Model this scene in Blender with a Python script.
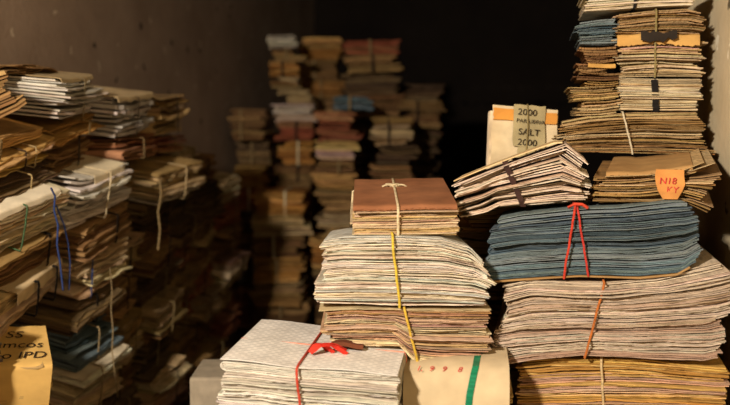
import bpy, math, random
import numpy as np
from mathutils import Matrix, Vector, Euler

for o in list(bpy.data.objects):
    bpy.data.objects.remove(o, do_unlink=True)
SC = bpy.context.scene
COL = SC.collection

# ------------------------------------------------------------------ camera
FPX, CX, CY = 900.0, 365.0, 202.5
HORIZON = 118.0
PITCH = math.atan((CY - HORIZON) / FPX)
CAM = np.array([0.0, 0.0, 1.10])
cd = bpy.data.cameras.new('camera')
cam = bpy.data.objects.new('camera', cd)
COL.objects.link(cam)
cam.location = CAM
cam.rotation_euler = (math.pi / 2 - PITCH, 0, 0)
cd.sensor_width = 36.0
cd.lens = FPX / 730.0 * 36.0
cd.clip_start = 0.05
cd.dof.use_dof = True
cd.dof.focus_distance = 1.69
cd.dof.aperture_fstop = 2.7
SC.camera = cam

# ------------------------------------------------------------------ world, light, exposure
w = bpy.data.worlds.new('world')
SC.world = w
w.use_nodes = True
w.node_tree.nodes['Background'].inputs[0].default_value = (0.02, 0.015, 0.011, 1)
w.node_tree.nodes['Background'].inputs[1].default_value = 0.25

ld = bpy.data.lights.new('doorway_light', 'AREA')
ld.shape = 'DISK'
ld.size = 0.16
ld.energy = 112
ld.color = (1.0, 0.88, 0.74)
lamp = bpy.data.objects.new('doorway_light', ld)
COL.objects.link(lamp)
lamp.location = (-0.93, -0.40, 1.86)
lamp.rotation_euler = (Vector((0.15, 1.7, 0.75)) - lamp.location).to_track_quat('-Z', 'Y').to_euler()

SC.view_settings.view_transform = 'Standard'
SC.view_settings.look = 'None'
SC.view_settings.gamma = 1
SC.view_settings.use_curve_mapping = False
SC.view_settings.exposure = 0.0

# ------------------------------------------------------------------ helpers
def pt(px, py, Y):
    """point on the ray of pixel (px,py) at world depth Y"""
    a = (px - CX) / FPX
    b = -(py - CY) / FPX
    d = np.array([a, math.cos(PITCH) + b * math.sin(PITCH), -math.sin(PITCH) + b * math.cos(PITCH)])
    return CAM + d * (Y / d[1])

def zat(py, Y):
    return pt(CX, py, Y)[2]

def lin(h):
    h = h.lstrip('#')
    v = [int(h[i:i + 2], 16) / 255 for i in (0, 2, 4)]
    return np.array([x / 12.92 if x <= 0.04045 else ((x + 0.055) / 1.055) ** 2.4 for x in v])

class MB:
    def __init__(self):
        self.v, self.f, self.c, self.s, self.n = [], [], [], [], 0
    def grid(self, G, col, smooth=True, flip=False):
        n, m = G.shape[:2]
        idx = np.arange(n * m).reshape(n, m) + self.n
        q = np.stack([idx[:-1, :-1], idx[1:, :-1], idx[1:, 1:], idx[:-1, 1:]], -1).reshape(-1, 4)
        if flip:
            q = q[:, ::-1]
        self.v.append(G.reshape(-1, 3)); self.f.append(q)
        self.c.append(np.broadcast_to(np.append(col, 1.0), (n * m, 4)))
        self.s.append(np.full(len(q), smooth)); self.n += n * m
    def shell(self, G, t, col, edge=None):
        """a sheet of thickness t (scalar or n,m array) around the point grid G (n,m,3)"""
        du = np.gradient(G, axis=0); dv = np.gradient(G, axis=1)
        N = np.cross(du, dv); N /= np.linalg.norm(N, axis=-1, keepdims=True) + 1e-12
        A = G + N * (t / 2); B = G - N * (t / 2)
        e = col if edge is None else edge
        self.grid(A, col); self.grid(B, col, flip=True)
        self.grid(np.stack([A[:, 0], B[:, 0]], 1), e, False, True)
        self.grid(np.stack([A[:, -1], B[:, -1]], 1), e, False)
        self.grid(np.stack([A[0], B[0]], 1), e, False)
        self.grid(np.stack([A[-1], B[-1]], 1), e, False, True)
    def tube(self, P, r, col, k=6, closed=False, flat=None):
        """round cord, or a flat band when flat=(width, thickness) with width along local x"""
        P = np.asarray(P, float)
        n = len(P)
        if closed:
            T = np.roll(P, -1, 0) - np.roll(P, 1, 0)
        else:
            T = np.gradient(P, axis=0)
        T /= np.linalg.norm(T, axis=1, keepdims=True) + 1e-12
        ref = np.tile(np.array([1.0, 0.02, 0.03]), (n, 1))
        par = np.abs((T * ref).sum(1)) > 0.9
        ref[par] = (0.03, 1, 0.1)
        U = ref - T * (T * ref).sum(1, keepdims=True); U /= np.linalg.norm(U, axis=1, keepdims=True)
        V = np.cross(T, U)
        if flat:
            a = np.array([(-.5, -.5), (.5, -.5), (.5, .5), (-.5, .5)]) * np.array(flat)
        else:
            th = np.arange(k) * 2 * math.pi / k
            a = np.stack([np.cos(th), np.sin(th)], 1) * r
        R = P[:, None] + U[:, None] * a[None, :, :1] + V[:, None] * a[None, :, 1:]
        R = np.concatenate([R, R[:, :1]], 1)
        if closed:
            R = np.concatenate([R, R[:1]], 0)
        self.grid(R, col, smooth=not flat)
        if not closed:
            for e, fl in ((0, True), (-1, False)):
                ring = R[e, :-1]
                i0 = self.n
                self.v.append(ring); self.c.append(np.broadcast_to(np.append(col, 1.0), (len(ring), 4)))
                self.n += len(ring)
                if len(ring) == 4:
                    q = np.array([[0, 1, 2, 3]]) + i0
                else:
                    q = np.array([[0, 1, 2, 3], [0, 3, 4, 5]]) + i0
                self.f.append(q[:, ::-1] if fl else q); self.s.append(np.full(len(q), False))
    def box(self, lo, hi, col):
        x0, y0, z0 = lo; x1, y1, z1 = hi
        c = np.array([[x0, y0, z0], [x1, y0, z0], [x1, y1, z0], [x0, y1, z0], [x0, y0, z1], [x1, y0, z1], [x1, y1, z1], [x0, y1, z1]], float)
        for f in ((0, 3, 2, 1), (4, 5, 6, 7), (0, 1, 5, 4), (1, 2, 6, 5), (2, 3, 7, 6), (3, 0, 4, 7)):
            a, b, d, e = c[list(f)]
            self.grid(np.array([[a, e], [b, d]]), col, False)
    def build(self, name, mat, parent=None):
        V = np.concatenate(self.v).astype(np.float32); F = np.concatenate(self.f).astype(np.int32)
        me = bpy.data.meshes.new(name)
        me.vertices.add(len(V)); me.vertices.foreach_set('co', V.ravel())
        me.loops.add(F.size); me.loops.foreach_set('vertex_index', F.ravel())
        me.polygons.add(len(F))
        me.polygons.foreach_set('loop_start', np.arange(0, F.size, 4, dtype=np.int32))
        me.polygons.foreach_set('use_smooth', np.concatenate(self.s))
        me.update(calc_edges=True)
        at = me.attributes.new('tint', 'FLOAT_COLOR', 'POINT')
        at.data.foreach_set('color', np.concatenate(self.c).astype(np.float32).ravel())
        me.materials.append(mat)
        o = bpy.data.objects.new(name, me)
        COL.objects.link(o)
        if parent:
            o.parent = parent
        return o

def tag(o, label, cat, group=None):
    o['label'] = label; o['category'] = cat
    if group:
        o['group'] = group
    return o

def empty(name, loc, rot=None):
    o = bpy.data.objects.new(name, None)
    o.empty_display_size = 0.05
    COL.objects.link(o)
    if rot is None:
        o.location = loc
    else:
        o.matrix_world = Matrix.Translation(Vector(loc)) @ rot.to_4x4()
    return o

# ------------------------------------------------------------------ materials
def new_mat(name):
    m = bpy.data.materials.new(name); m.use_nodes = True
    nt = m.node_tree
    return m, nt, nt.nodes['Principled BSDF']

def mk_paper(name, rough=0.85, stain=0.35, scale=16.0, print_lines=False, streak=620, lo=0.62):
    m, nt, b = new_mat(name)
    N, L = nt.nodes.new, nt.links.new
    at = N('ShaderNodeAttribute'); at.attribute_name = 'tint'
    tc = N('ShaderNodeTexCoord')
    n1 = N('ShaderNodeTexNoise'); n1.inputs['Scale'].default_value = scale; n1.inputs['Detail'].default_value = 6
    L(tc.outputs['Object'], n1.inputs['Vector'])
    r1 = N('ShaderNodeValToRGB')
    r1.color_ramp.elements[0].position = 0.34; r1.color_ramp.elements[0].color = (0.55, 0.42, 0.28, 1)
    r1.color_ramp.elements[1].position = 0.62; r1.color_ramp.elements[1].color = (1, 1, 1, 1)
    L(n1.outputs['Fac'], r1.inputs['Fac'])
    mx = N('ShaderNodeMix'); mx.data_type = 'RGBA'; mx.blend_type = 'MULTIPLY'
    mx.inputs['Factor'].default_value = stain
    L(at.outputs['Color'], mx.inputs[6]); L(r1.outputs['Color'], mx.inputs[7])
    out = mx.outputs[2]
    # fine fibre specks
    n2 = N('ShaderNodeTexNoise'); n2.inputs['Scale'].default_value = 1; n2.inputs['Detail'].default_value = 3
    mp = N('ShaderNodeMapping'); mp.inputs['Scale'].default_value = (22, 22, streak)
    L(tc.outputs['Object'], mp.inputs['Vector']); L(mp.outputs['Vector'], n2.inputs['Vector'])
    r2 = N('ShaderNodeMapRange'); r2.inputs['From Min'].default_value = 0.3; r2.inputs['From Max'].default_value = 0.7
    r2.inputs['To Min'].default_value = lo; r2.inputs['To Max'].default_value = 1.15
    L(n2.outputs['Fac'], r2.inputs['Value'])
    m2 = N('ShaderNodeMix'); m2.data_type = 'RGBA'; m2.blend_type = 'MULTIPLY'; m2.inputs['Factor'].default_value = 1
    L(out, m2.inputs[6]); L(r2.outputs['Result'], m2.inputs[7])
    out = m2.outputs[2]
    if print_lines:
        # printed lines of text in columns
        br = N('ShaderNodeTexBrick')
        br.inputs['Scale'].default_value = 1.0
        br.inputs['Color1'].default_value = (0, 0, 0, 1); br.inputs['Color2'].default_value = (0, 0, 0, 1)
        br.inputs['Mortar'].default_value = (1, 1, 1, 1)
        br.inputs['Brick Width'].default_value = 0.021; br.inputs['Row Height'].default_value = 0.0105
        br.inputs['Mortar Size'].default_value = 0.0036; br.inputs['Mortar Smooth'].default_value = 0.4
        br.offset = 0.37; br.offset_frequency = 2
        L(tc.outputs['Object'], br.inputs['Vector'])
        mr = N('ShaderNodeMapRange'); mr.inputs['To Min'].default_value = 0.72; mr.inputs['To Max'].default_value = 1.0
        L(br.outputs['Color'], mr.inputs['Value'])
        m3 = N('ShaderNodeMix'); m3.data_type = 'RGBA'; m3.blend_type = 'MULTIPLY'; m3.inputs['Factor'].default_value = 1
        L(out, m3.inputs[6]); L(mr.outputs['Result'], m3.inputs[7])
        out = m3.outputs[2]
    L(out, b.inputs['Base Color'])
    b.inputs['Roughness'].default_value = rough
    b.inputs['Specular IOR Level'].default_value = 0.25
    bp = N('ShaderNodeBump'); bp.inputs['Strength'].default_value = 0.25; bp.inputs['Distance'].default_value = 0.002
    L(n2.outputs['Fac'], bp.inputs['Height']); L(bp.outputs['Normal'], b.inputs['Normal'])
    return m

def mk_plain(name, col, rough=0.7, var=0.25, scale=120, spec=0.3, bump=0.2):
    m, nt, b = new_mat(name)
    N, L = nt.nodes.new, nt.links.new
    tc = N('ShaderNodeTexCoord')
    n = N('ShaderNodeTexNoise'); n.inputs['Scale'].default_value = scale; n.inputs['Detail'].default_value = 4
    L(tc.outputs['Object'], n.inputs['Vector'])
    r = N('ShaderNodeValToRGB')
    c = np.array(col)
    r.color_ramp.elements[0].position = 0.3; r.color_ramp.elements[0].color = (*(c * (1 - var)), 1)
    r.color_ramp.elements[1].position = 0.7; r.color_ramp.elements[1].color = (*np.minimum(c * (1 + var), 1), 1)
    L(n.outputs['Fac'], r.inputs['Fac']); L(r.outputs['Color'], b.inputs['Base Color'])
    b.inputs['Roughness'].default_value = rough
    b.inputs['Specular IOR Level'].default_value = spec
    bp = N('ShaderNodeBump'); bp.inputs['Strength'].default_value = bump; bp.inputs['Distance'].default_value = 0.002
    L(n.outputs['Fac'], bp.inputs['Height']); L(bp.outputs['Normal'], b.inputs['Normal'])
    return m

def mk_plaster(name, base, dark, chip, scale=3.0):
    m, nt, b = new_mat(name)
    N, L = nt.nodes.new, nt.links.new
    tc = N('ShaderNodeTexCoord')
    n1 = N('ShaderNodeTexNoise'); n1.inputs['Scale'].default_value = scale; n1.inputs['Detail'].default_value = 8
    n1.inputs['Roughness'].default_value = 0.65
    L(tc.outputs['Object'], n1.inputs['Vector'])
    r1 = N('ShaderNodeValToRGB')
    r1.color_ramp.elements[0].position = 0.3; r1.color_ramp.elements[0].color = (*dark, 1)
    r1.color_ramp.elements[1].position = 0.65; r1.color_ramp.elements[1].color = (*base, 1)
    L(n1.outputs['Fac'], r1.inputs['Fac'])
    # pock marks and chips
    def specks(sc, lo, hi, colour, prev, seed):
        vo = N('ShaderNodeTexVoronoi'); vo.inputs['Scale'].default_value = sc
        mp = N('ShaderNodeMapping'); mp.inputs['Location'].default_value = (seed, seed * 1.7, seed * 0.3)
        mp.inputs['Scale'].default_value = (1, 1, 0.75)
        nz = N('ShaderNodeTexNoise'); nz.inputs['Scale'].default_value = 30
        ad = N('ShaderNodeMix'); ad.data_type = 'RGBA'; ad.blend_type = 'LINEAR_LIGHT'; ad.inputs['Factor'].default_value = 0.03
        L(tc.outputs['Object'], mp.inputs['Vector']); L(tc.outputs['Object'], nz.inputs['Vector'])
        L(mp.outputs['Vector'], ad.inputs[6]); L(nz.outputs['Color'], ad.inputs[7])
        vo.voronoi_dimensions = '2D'
        sp = N('ShaderNodeSeparateXYZ'); cb = N('ShaderNodeCombineXYZ')
        L(ad.outputs[2], sp.inputs[0]); L(sp.outputs['Y'], cb.inputs['X']); L(sp.outputs['Z'], cb.inputs['Y'])
        L(cb.outputs[0], vo.inputs['Vector'])
        mr = N('ShaderNodeMapRange'); mr.inputs['From Min'].default_value = lo; mr.inputs['From Max'].default_value = hi
        mr.inputs['To Min'].default_value = 1; mr.inputs['To Max'].default_value = 0
        L(vo.outputs['Distance'], mr.inputs['Value'])
        mx = N('ShaderNodeMix'); mx.data_type = 'RGBA'
        L(mr.outputs['Result'], mx.inputs['Factor']); L(prev, mx.inputs[6]); mx.inputs[7].default_value = (*colour, 1)
        return mx.outputs[2], mr.outputs['Result']
    o1, h1 = specks(4.0, 0.03, 0.055, dark * 0.25, r1.outputs['Color'], 3.1)
    o2, h2 = specks(4.5, 0.025, 0.045, chip, o1, 8.3)
    L(o2, b.inputs['Base Color'])
    b.inputs['Roughness'].default_value = 0.92
    b.inputs['Specular IOR Level'].default_value = 0.2
    n2 = N('ShaderNodeTexNoise'); n2.inputs['Scale'].default_value = 45; n2.inputs['Detail'].default_value = 6
    L(tc.outputs['Object'], n2.inputs['Vector'])
    sb = N('ShaderNodeMath'); sb.operation = 'SUBTRACT'
    L(n2.outputs['Fac'], sb.inputs[0]); L(h1, sb.inputs[1])
    bp = N('ShaderNodeBump'); bp.inputs['Strength'].default_value = 0.3; bp.inputs['Distance'].default_value = 0.006
    L(sb.outputs[0], bp.inputs['Height']); L(bp.outputs['Normal'], b.inputs['Normal'])
    return m

M_PAPER = mk_paper('aged_paper')
M_NEWS = mk_paper('printed_newsprint', print_lines=True, stain=0.12, streak=22, lo=.92)
M_CARD = mk_paper('worn_card', stain=0.45, scale=9, streak=40, lo=.8)
M_CLEAN = mk_paper('smooth_folder', stain=0.16, scale=6, streak=22, lo=.9)
M_WHITEP = mk_paper('white_newsprint', stain=0.18, scale=12)
M_TWINE = mk_paper('twine', stain=0.3, scale=90)
M_PLASTIC = mk_paper('plastic_strap', rough=0.25, stain=0.1, scale=30)
M_INK = mk_plain('ink', lin('#20180f'), 0.8)
M_REDINK = mk_plain('red_ink', lin('#b3262a'), 0.8)
M_WALL = mk_plaster('brown_plaster', lin('#a88f78'), lin('#8c745f'), lin('#d0b99c'))
M_WALLR = mk_plaster('pale_plaster', lin('#d6c6a4'), lin('#bdac8a'), lin('#e8dcc0'))
M_DARK = mk_plaster('shade_toned_plaster', lin('#211a14'), lin('#18120e'), lin('#2a231c'))  # near-black base colour paints in the darkness of the far room
M_FLOOR = mk_plain('dusty_floor', lin('#4a3a2a'), 0.95, 0.3, 12)
M_STONE = mk_plain('pale_concrete', lin('#948772'), 0.95, 0.15, 40, bump=0.5)

# ------------------------------------------------------------------ setting (room is turned a little against the camera)
SL = 0.15                                     # walls run along direction (0.15, 1)
sdir = np.array([SL, 1.0, 0.0]); sdir /= np.linalg.norm(sdir)
ndir = np.array([sdir[1], -sdir[0], 0.0])     # out of the left wall, into the room
YAW = math.atan2(sdir[1], sdir[0])
ROOM = Matrix.Rotation(YAW - math.pi / 2, 3, 'Z')
def wallX(Y): return -1.46 + SL * Y
def rightX(Y): return 0.448 + SL * Y
def faceX(Y): return -1.055 + SL * Y

def struct(name, lo, hi, mat, origin):
    mb = MB(); mb.box(lo, hi, np.array([1, 1, 1.0]))
    o = mb.build(name, mat)
    o.matrix_world = Matrix.Translation(Vector(origin)) @ ROOM.to_4x4()
    o['kind'] = 'structure'
    return o
YB = 7.2
struct('floor', (-0.15, -3.0, -0.1), (3.5, YB + 0.3, 0.0), M_FLOOR, (wallX(0), 0, 0))
struct('wall_left', (-0.12, -3.0, 0), (0, YB + 0.2, 2.7), M_WALL, (wallX(0), 0, 0))
struct('wall_right', (0, -3.0, 0), (0.12, 2.45, 2.7), M_WALLR, (rightX(0), 0, 0))
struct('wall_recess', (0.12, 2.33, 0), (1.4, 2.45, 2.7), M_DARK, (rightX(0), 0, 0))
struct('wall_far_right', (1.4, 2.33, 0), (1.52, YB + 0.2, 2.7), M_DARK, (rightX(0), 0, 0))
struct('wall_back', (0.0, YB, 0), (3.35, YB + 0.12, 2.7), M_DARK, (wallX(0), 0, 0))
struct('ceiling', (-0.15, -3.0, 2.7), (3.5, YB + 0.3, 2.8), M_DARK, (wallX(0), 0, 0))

# ------------------------------------------------------------------ paper bundles
PAL = {
    'cream': ['#e4d6b6', '#d9c8a2', '#cbb488', '#eadfc8', '#c9a970', '#b99560'],
    'white': ['#ded6c9', '#d8cfc2', '#d0c5b6', '#dbd3c6', '#cabca8'],
    'pastel': ['#ece2cc', '#d6d4bd', '#e4cfc0', '#dccbae', '#ebe3d0', '#cdd0c0', '#d8c39a', '#d8bda6', '#e6dcc6', '#d5c49c', '#bcc4bf'],
    'mixed': ['#d8c296', '#cfae72', '#e2cfa6', '#b88e58', '#d3b493', '#c09684', '#dcc7a0', '#b8a87c'],
    'blue': ['#5f6f74', '#6d7c7f', '#4f6068', '#7d8a8a', '#445660', '#8a9592', '#596a72'],
    'pale': ['#e3d3bd', '#dac7b0', '#e8dac6', '#d0b99f', '#dfcbb6', '#c7ab90'],
    'buff': ['#d3c1aa', '#c9b59e', '#d8c8b2', '#bfa88e', '#cdb9a3', '#b89c82'],
    'yellow': ['#d3ac62', '#c99f53', '#dcbb78', '#b98c44', '#d8b574', '#c8a468', '#caa6a0'],
    'old': ['#b9995f', '#a5834d', '#c9ad78', '#8f6c3c', '#bfa27a', '#d0b88c', '#7d5c34'],
    'brown': ['#8d6a42', '#7a5936', '#a07c4e', '#6a4a2c', '#b08d5a'],
    'ochre': ['#c08a45', '#b07a38', '#cc9c58', '#a06a30', '#d0a868'],
    'red': ['#9a5638', '#a86a48', '#8a4a32', '#b08058'],
    'grey': ['#b8ae9c', '#a59a88', '#c6bdaa', '#8f8676'],
    'dark': ['#6a5238', '#584430', '#7a6244', '#8a7048', '#4a3826'],  # on the far stacks this tone paints in shade and black gaps
}

class Bundle:
    """a tied stack of paper. Local x runs along the long edge, y from the front (0) to the back (D), z up."""
    def __init__(self, name, label, loc, rot, top, bot, D, n, pal, seed, group=None, cat='paper bundle', nx=18, ny=4,
                 fold=0.0, foldside=0, wave=0.002, jit=0.004, endjit=0.006, sheaf=(3, 7), lprof=None, rprof=None,
                 yprof=None, slope=0.0, mix=0.45, mat=None, fill=(0.55, 0.9), curl=1.0, dark=0.0, pinch=None):
        self.rs = np.random.RandomState(seed); self.curl = curl
        rs = self.rs
        self.root = empty(name, loc, rot)
        tag(self.root, label, cat, group)
        self.top, self.bot = np.array(top, float), np.array(bot, float)
        self.D = D
        self.lp = lprof or (lambda w: 0.0 * w); self.rp = rprof or (lambda w: 0.0 * w)
        self.yp = yprof or (lambda u, w: 0.0 * u * w)
        self.jit = jit; self.wave = wave * .6; self.slope = slope; self.mix = mix
        self.W = top[-1][0] - top[0][0]; self.fs = fs = self.W / .40
        self.ph = rs.uniform(0, 6.28, (5,)); self.fr = rs.uniform(4, 18, (5,)) * fs
        self.wf = rs.uniform(2, 12, (5,)); self.pinch = pinch
        self.W = self.top[-1, 0] - self.top[0, 0]
        self.H = float(np.mean(np.interp(np.linspace(0, 1, 9), self._u(self.top), self.top[:, 1]) -
                               np.interp(np.linspace(0, 1, 9), self._u(self.bot), self.bot[:, 1])))
        mat = mat or M_PAPER
        cols = self.cols = [lin(h) for h in PAL[pal]]
        wts = rs.uniform(0.6, 1.6, n); edges = np.concatenate([[0], np.cumsum(wts)]); edges /= edges[-1]
        i = 0
        while i < n:
            k = min(rs.randint(sheaf[0], sheaf[1] + 1), n - i)
            if n - i - k < 2: k = n - i
            w0, w1 = edges[i], edges[i + k]
            base = cols[rs.randint(len(cols))] * rs.uniform(0.86, 1.1)
            mb = MB()
            dx0, dx1 = rs.normal(0, endjit, 2); dy = rs.normal(0, jit); sk = rs.normal(0, jit * 0.8)
            c0, c1 = rs.normal(0, 0.35, 2) * curl * self.H / n
            if k >= 4 and rs.rand() < fold:
                m = k // 2
                for j in range(m):
                    p = (w1 - w0) / (2 * m)
                    wl, wh = w0 + (j + 0.5) * p, w1 - (j + 0.5) * p
                    wm, wr = (wl + wh) / 2, (wh - wl) / 2
                    r = wr * self.H / self.W * 1.3
                    ins = 0.004 + j * 0.0025 / self.W
                    us = np.linspace(1 + rs.normal(0, .006), r + ins, nx)
                    th = np.linspace(-math.pi / 2, math.pi / 2, 7)[1:-1]
                    U = np.concatenate([us, r + ins - r * np.cos(th), us[::-1] + rs.normal(0, .004)])
                    Wq = np.concatenate([np.full(nx, wl), wm + wr * np.sin(th), np.full(nx, wh)])
                    if foldside: U = 1 - U
                    t = p * self.H * rs.uniform(*fill) * 0.9
                    self._sheet(mb, U, Wq, t, self._tone(base), dx0, dx1, dy, sk, 0, 0, ny, jit)
            else:
                for j in range(k):
                    a, b2 = edges[i + j], edges[i + j + 1]
                    t = (b2 - a) * self.H * rs.uniform(*fill)
                    U = np.linspace(0, 1, nx)
                    self._sheet(mb, U, np.full(nx, (a + b2) / 2), t, self._tone(base), dx0 + rs.normal(0, endjit * .5),
                                dx1 + rs.normal(0, endjit * .5), dy + rs.normal(0, jit * .6), sk, c0, c1, ny, jit)
            mb.build('sheaf', mat, self.root)
            i += k
    def _u(self, c):
        return (c[:, 0] - c[0, 0]) / (c[-1, 0] - c[0, 0])
    def _tone(self, base):
        rs = self.rs
        base = base * (1 - self.mix) + self.cols[rs.randint(len(self.cols))] * self.mix
        c = base * rs.uniform(0.78, 1.1) * (1 + rs.normal(0, 0.03, 3))
        return np.clip(c, 0.01, 0.92)
    def XZ(self, u, w, v=0.0):
        u = np.asarray(u, float); w = np.asarray(w, float)
        x0 = self.bot[0, 0] * (1 - w) + self.top[0, 0] * w + self.lp(w)
        x1 = self.bot[-1, 0] * (1 - w) + self.top[-1, 0] * w + self.rp(w)
        zt = np.interp(u, self._u(self.top), self.top[:, 1]); zb = np.interp(u, self._u(self.bot), self.bot[:, 1])
        z = zb * (1 - w) + zt * w
        d = sum(np.sin(self.fr[i] * u + self.wf[i] * w + 3 * v + self.ph[i]) for i in range(5)) / 2.2
        z = z + self.wave * d * np.clip(4 * w * (1.02 - w) + 0.1, 0, 1)
        return x0 + (x1 - x0) * u, z + self.slope * v * self.D
    def pos(self, u, w, y):
        x, z = self.XZ(u, w, np.asarray(y) / self.D)
        return np.stack(np.broadcast_arrays(x, np.asarray(y, float), z), -1)
    def _sheet(self, mb, U, Wq, t, col, dx0, dx1, dy, sk, c0, c1, ny, jit):
        rs = self.rs
        n = len(U)
        pz = min(t, .004); q = self.fs
        yf = self.yp(U, Wq) + dy + sk * (U - .5) + rs.normal(0, jit * 0.15, n) + jit * 0.4 * np.sin(U * q * rs.uniform(4, 14) + rs.uniform(0, 6)) + jit * .3 * np.sin(U * q * rs.uniform(16, 36) + rs.uniform(0, 6))
        zn = pz * (.14 * np.sin(U * q * rs.uniform(5, 15) + rs.uniform(0, 6)) + .06 * np.sin(U * q * rs.uniform(15, 30) + rs.uniform(0, 6))) * min(self.curl, 2)
        dr = pz * (rs.normal(0, .3) + .25 * np.sin(U * q * rs.uniform(4, 12) + rs.uniform(0, 6))) * min(self.curl, 2)
        if rs.rand() < .12:      # a dog-eared or torn stretch
            uc, uw = rs.uniform(0, 1), rs.uniform(.03, .1)
            yf = yf + rs.uniform(-1, 1.6) * jit * np.exp(-((U - uc) / uw) ** 2)
        yb = self.D + rs.normal(0, jit)
        G = np.zeros((n, ny, 3))
        for r in range(ny):
            v = (r / (ny - 1)) ** 1.5
            x, z = self.XZ(U, Wq, v)
            G[:, r, 0] = x + dx0 * (1 - U) + dx1 * U
            G[:, r, 1] = yf + (yb - yf) * v
            G[:, r, 2] = z + zn + dr * math.exp(-v / .08) + c0 * np.exp(-U / .07) + c1 * np.exp(-(1 - U) / .07)
        mb.shell(G, t, col)
    # ---- strings, straps, covers
    def loop_path(self, u, off=0.003, lean=0.0, seed=0, nf=12):
        """closed path round the bundle in the y-z plane at fraction u of its length"""
        rs = np.random.RandomState(seed + 5)
        wv = np.linspace(0, 1, nf)
        f = self.pos(u + lean * (wv - .5), wv, 0)
        f[:, 1] = self.yp(u, wv) - off - max(0.003, 1.7 * self.jit) + rs.normal(0, .0005, nf); f[:, 0] = np.linspace(f[0, 0], f[-1, 0], nf) + rs.normal(0, .0004, nf)
        f[0, 2] -= off; f[-1, 2] += off
        f[0, 1] += .002; f[-1, 1] += .003
        ys = np.linspace(self.D * 0.04, self.D, 8)
        tp = self.pos(u + lean * .5, np.ones(8), ys); tp[:, 2] += off + self.H * 0.015
        bk = self.pos(u, np.linspace(.95, .05, 4), self.D); bk[:, 1] += off + .004
        bt = self.pos(u - lean * .5, np.zeros(6), ys[::-1][:6]); bt[:, 2] -= off * .6
        return np.concatenate([f, tp, bk, bt])
    def cross_path(self, y, off=0.003):
        us = np.linspace(0, 1, 14)
        t = self.pos(us, np.ones(14), y); t[:, 2] += off + self.H * .015
        r = self.pos(1, np.linspace(.97, .03, 5), y); r[:, 0] += off + .002
        b = self.pos(us[::-1], np.zeros(14), y); b[:, 2] -= off * .6
        l = self.pos(0, np.linspace(.03, .97, 5), y); l[:, 0] -= off + .002
        return np.concatenate([t, r, b, l])
    def string(self, u, r=0.002, col='#c9b083', lean=0.0, off=None, name='string', mat=None, seed=0, knot=None):
        mb = MB(); mb.tube(self.loop_path(u, off if off else r, lean, seed), r, lin(col), closed=True)
        o = mb.build(name, mat or M_TWINE, self.root)
        if knot is not None:
            p = self.pos(u + lean * .5, 1.0, knot); p[2] += r * 2 + self.H * .015
            self.knot(p, r, col, o, seed)
        return o
    def cross_string(self, y, r=0.002, col='#c9b083', name='string', mat=None):
        mb = MB(); mb.tube(self.cross_path(y, r), r, lin(col), closed=True)
        return mb.build(name, mat or M_TWINE, self.root)
    def knot(self, p, r, col, parent, seed=0, n=5, size=0.011):
        rs = np.random.RandomState(seed + 77)
        mb = MB()
        for i in range(n):
            a = np.linspace(0, 2 * math.pi, 11)[:-1]
            ang = rs.uniform(0, 6.28); R = rs.uniform(.5, 1.0) * size
            c = np.array([math.cos(ang), math.sin(ang), 0]) * R * (0.9 if i > 1 else .2)
            X = np.array([math.cos(ang), math.sin(ang), rs.uniform(-.1, .3)]); Z = np.array([-math.sin(ang) * .5, math.cos(ang) * .5, .6])
            P = p + c + np.array([0, 0, r]) + np.cos(a)[:, None] * X * R + np.sin(a)[:, None] * Z * R * .45
            mb.tube(P, r * .9, lin(col), closed=True)
        for s in (-1, 1):
            ang = rs.uniform(-.5, .5)
            e = np.array([s * math.cos(ang), math.sin(ang), 0]) * size * 2.2
            P = p + np.linspace(0, 1, 6)[:, None] * e + np.array([0, 0, 1]) * (np.sin(np.linspace(0, 3, 6)) * size * .4)[:, None]
            mb.tube(P, r * .8, lin(col))
        return mb.build('knot', M_TWINE, parent)
    def strap(self, u, width=0.012, col='#1d1712', lean=0.0, mat=None, t=0.0012, seed=0):
        mb = MB(); mb.tube(self.loop_path(u, 0.0015, lean, seed), 0, lin(col), closed=True, flat=(width, t))
        return mb.build('strap', mat or M_TWINE, self.root)
    def cover(self, u0, u1, drop, col, mat=None, t=0.0018, front=0.004, back=1.0, name='cover', over=0.002, nx=20, rad=0.006, w=1.0, rag=.0025, yfront=None, amp=.0012):
        """card sheet over the top whose front edge bends down by drop metres"""
        rs = self.rs
        us = np.linspace(u0, u1, nx)
        prof = [(self.D * back, 0.0), (self.D * back * .66, 0.0), (self.D * back * .33, 0.0), (rad * 1.2, 0.0)]
        f = -front if yfront is None else yfront
        for a in np.linspace(0, math.pi / 2, 5)[1:]:
            prof.append((f + rad - (rad) * math.sin(a), -rad * (1 - math.cos(a))))
        if drop > rad:
            for q in (0.5, 1.0):
                prof.append((f - .002 * q, -rad - (drop - rad) * q))
        G = np.zeros((nx, len(prof), 3))
        ph = rs.uniform(0, 6, 3)
        rg = rs.normal(0, rag, nx)
        for j, (y, dz) in enumerate(prof):
            x, z = self.XZ(us, np.full(nx, w), max(y, 0) / self.D)
            G[:, j, 0] = x; G[:, j, 1] = y + self.yp(us, np.full(nx, w)) * (1 - max(y, 0) / self.D)
            G[:, j, 2] = z + over + t + dz + amp * (np.sin(us * 9 + ph[0]) + np.sin(us * 21 + ph[1])) * .6
            if j == len(prof) - 1:
                G[:, j, 2] += rg
        self.cov = G
        mb = MB(); mb.shell(G, t, lin(col))
        return mb.build(name, mat or M_CARD, self.root)
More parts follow.
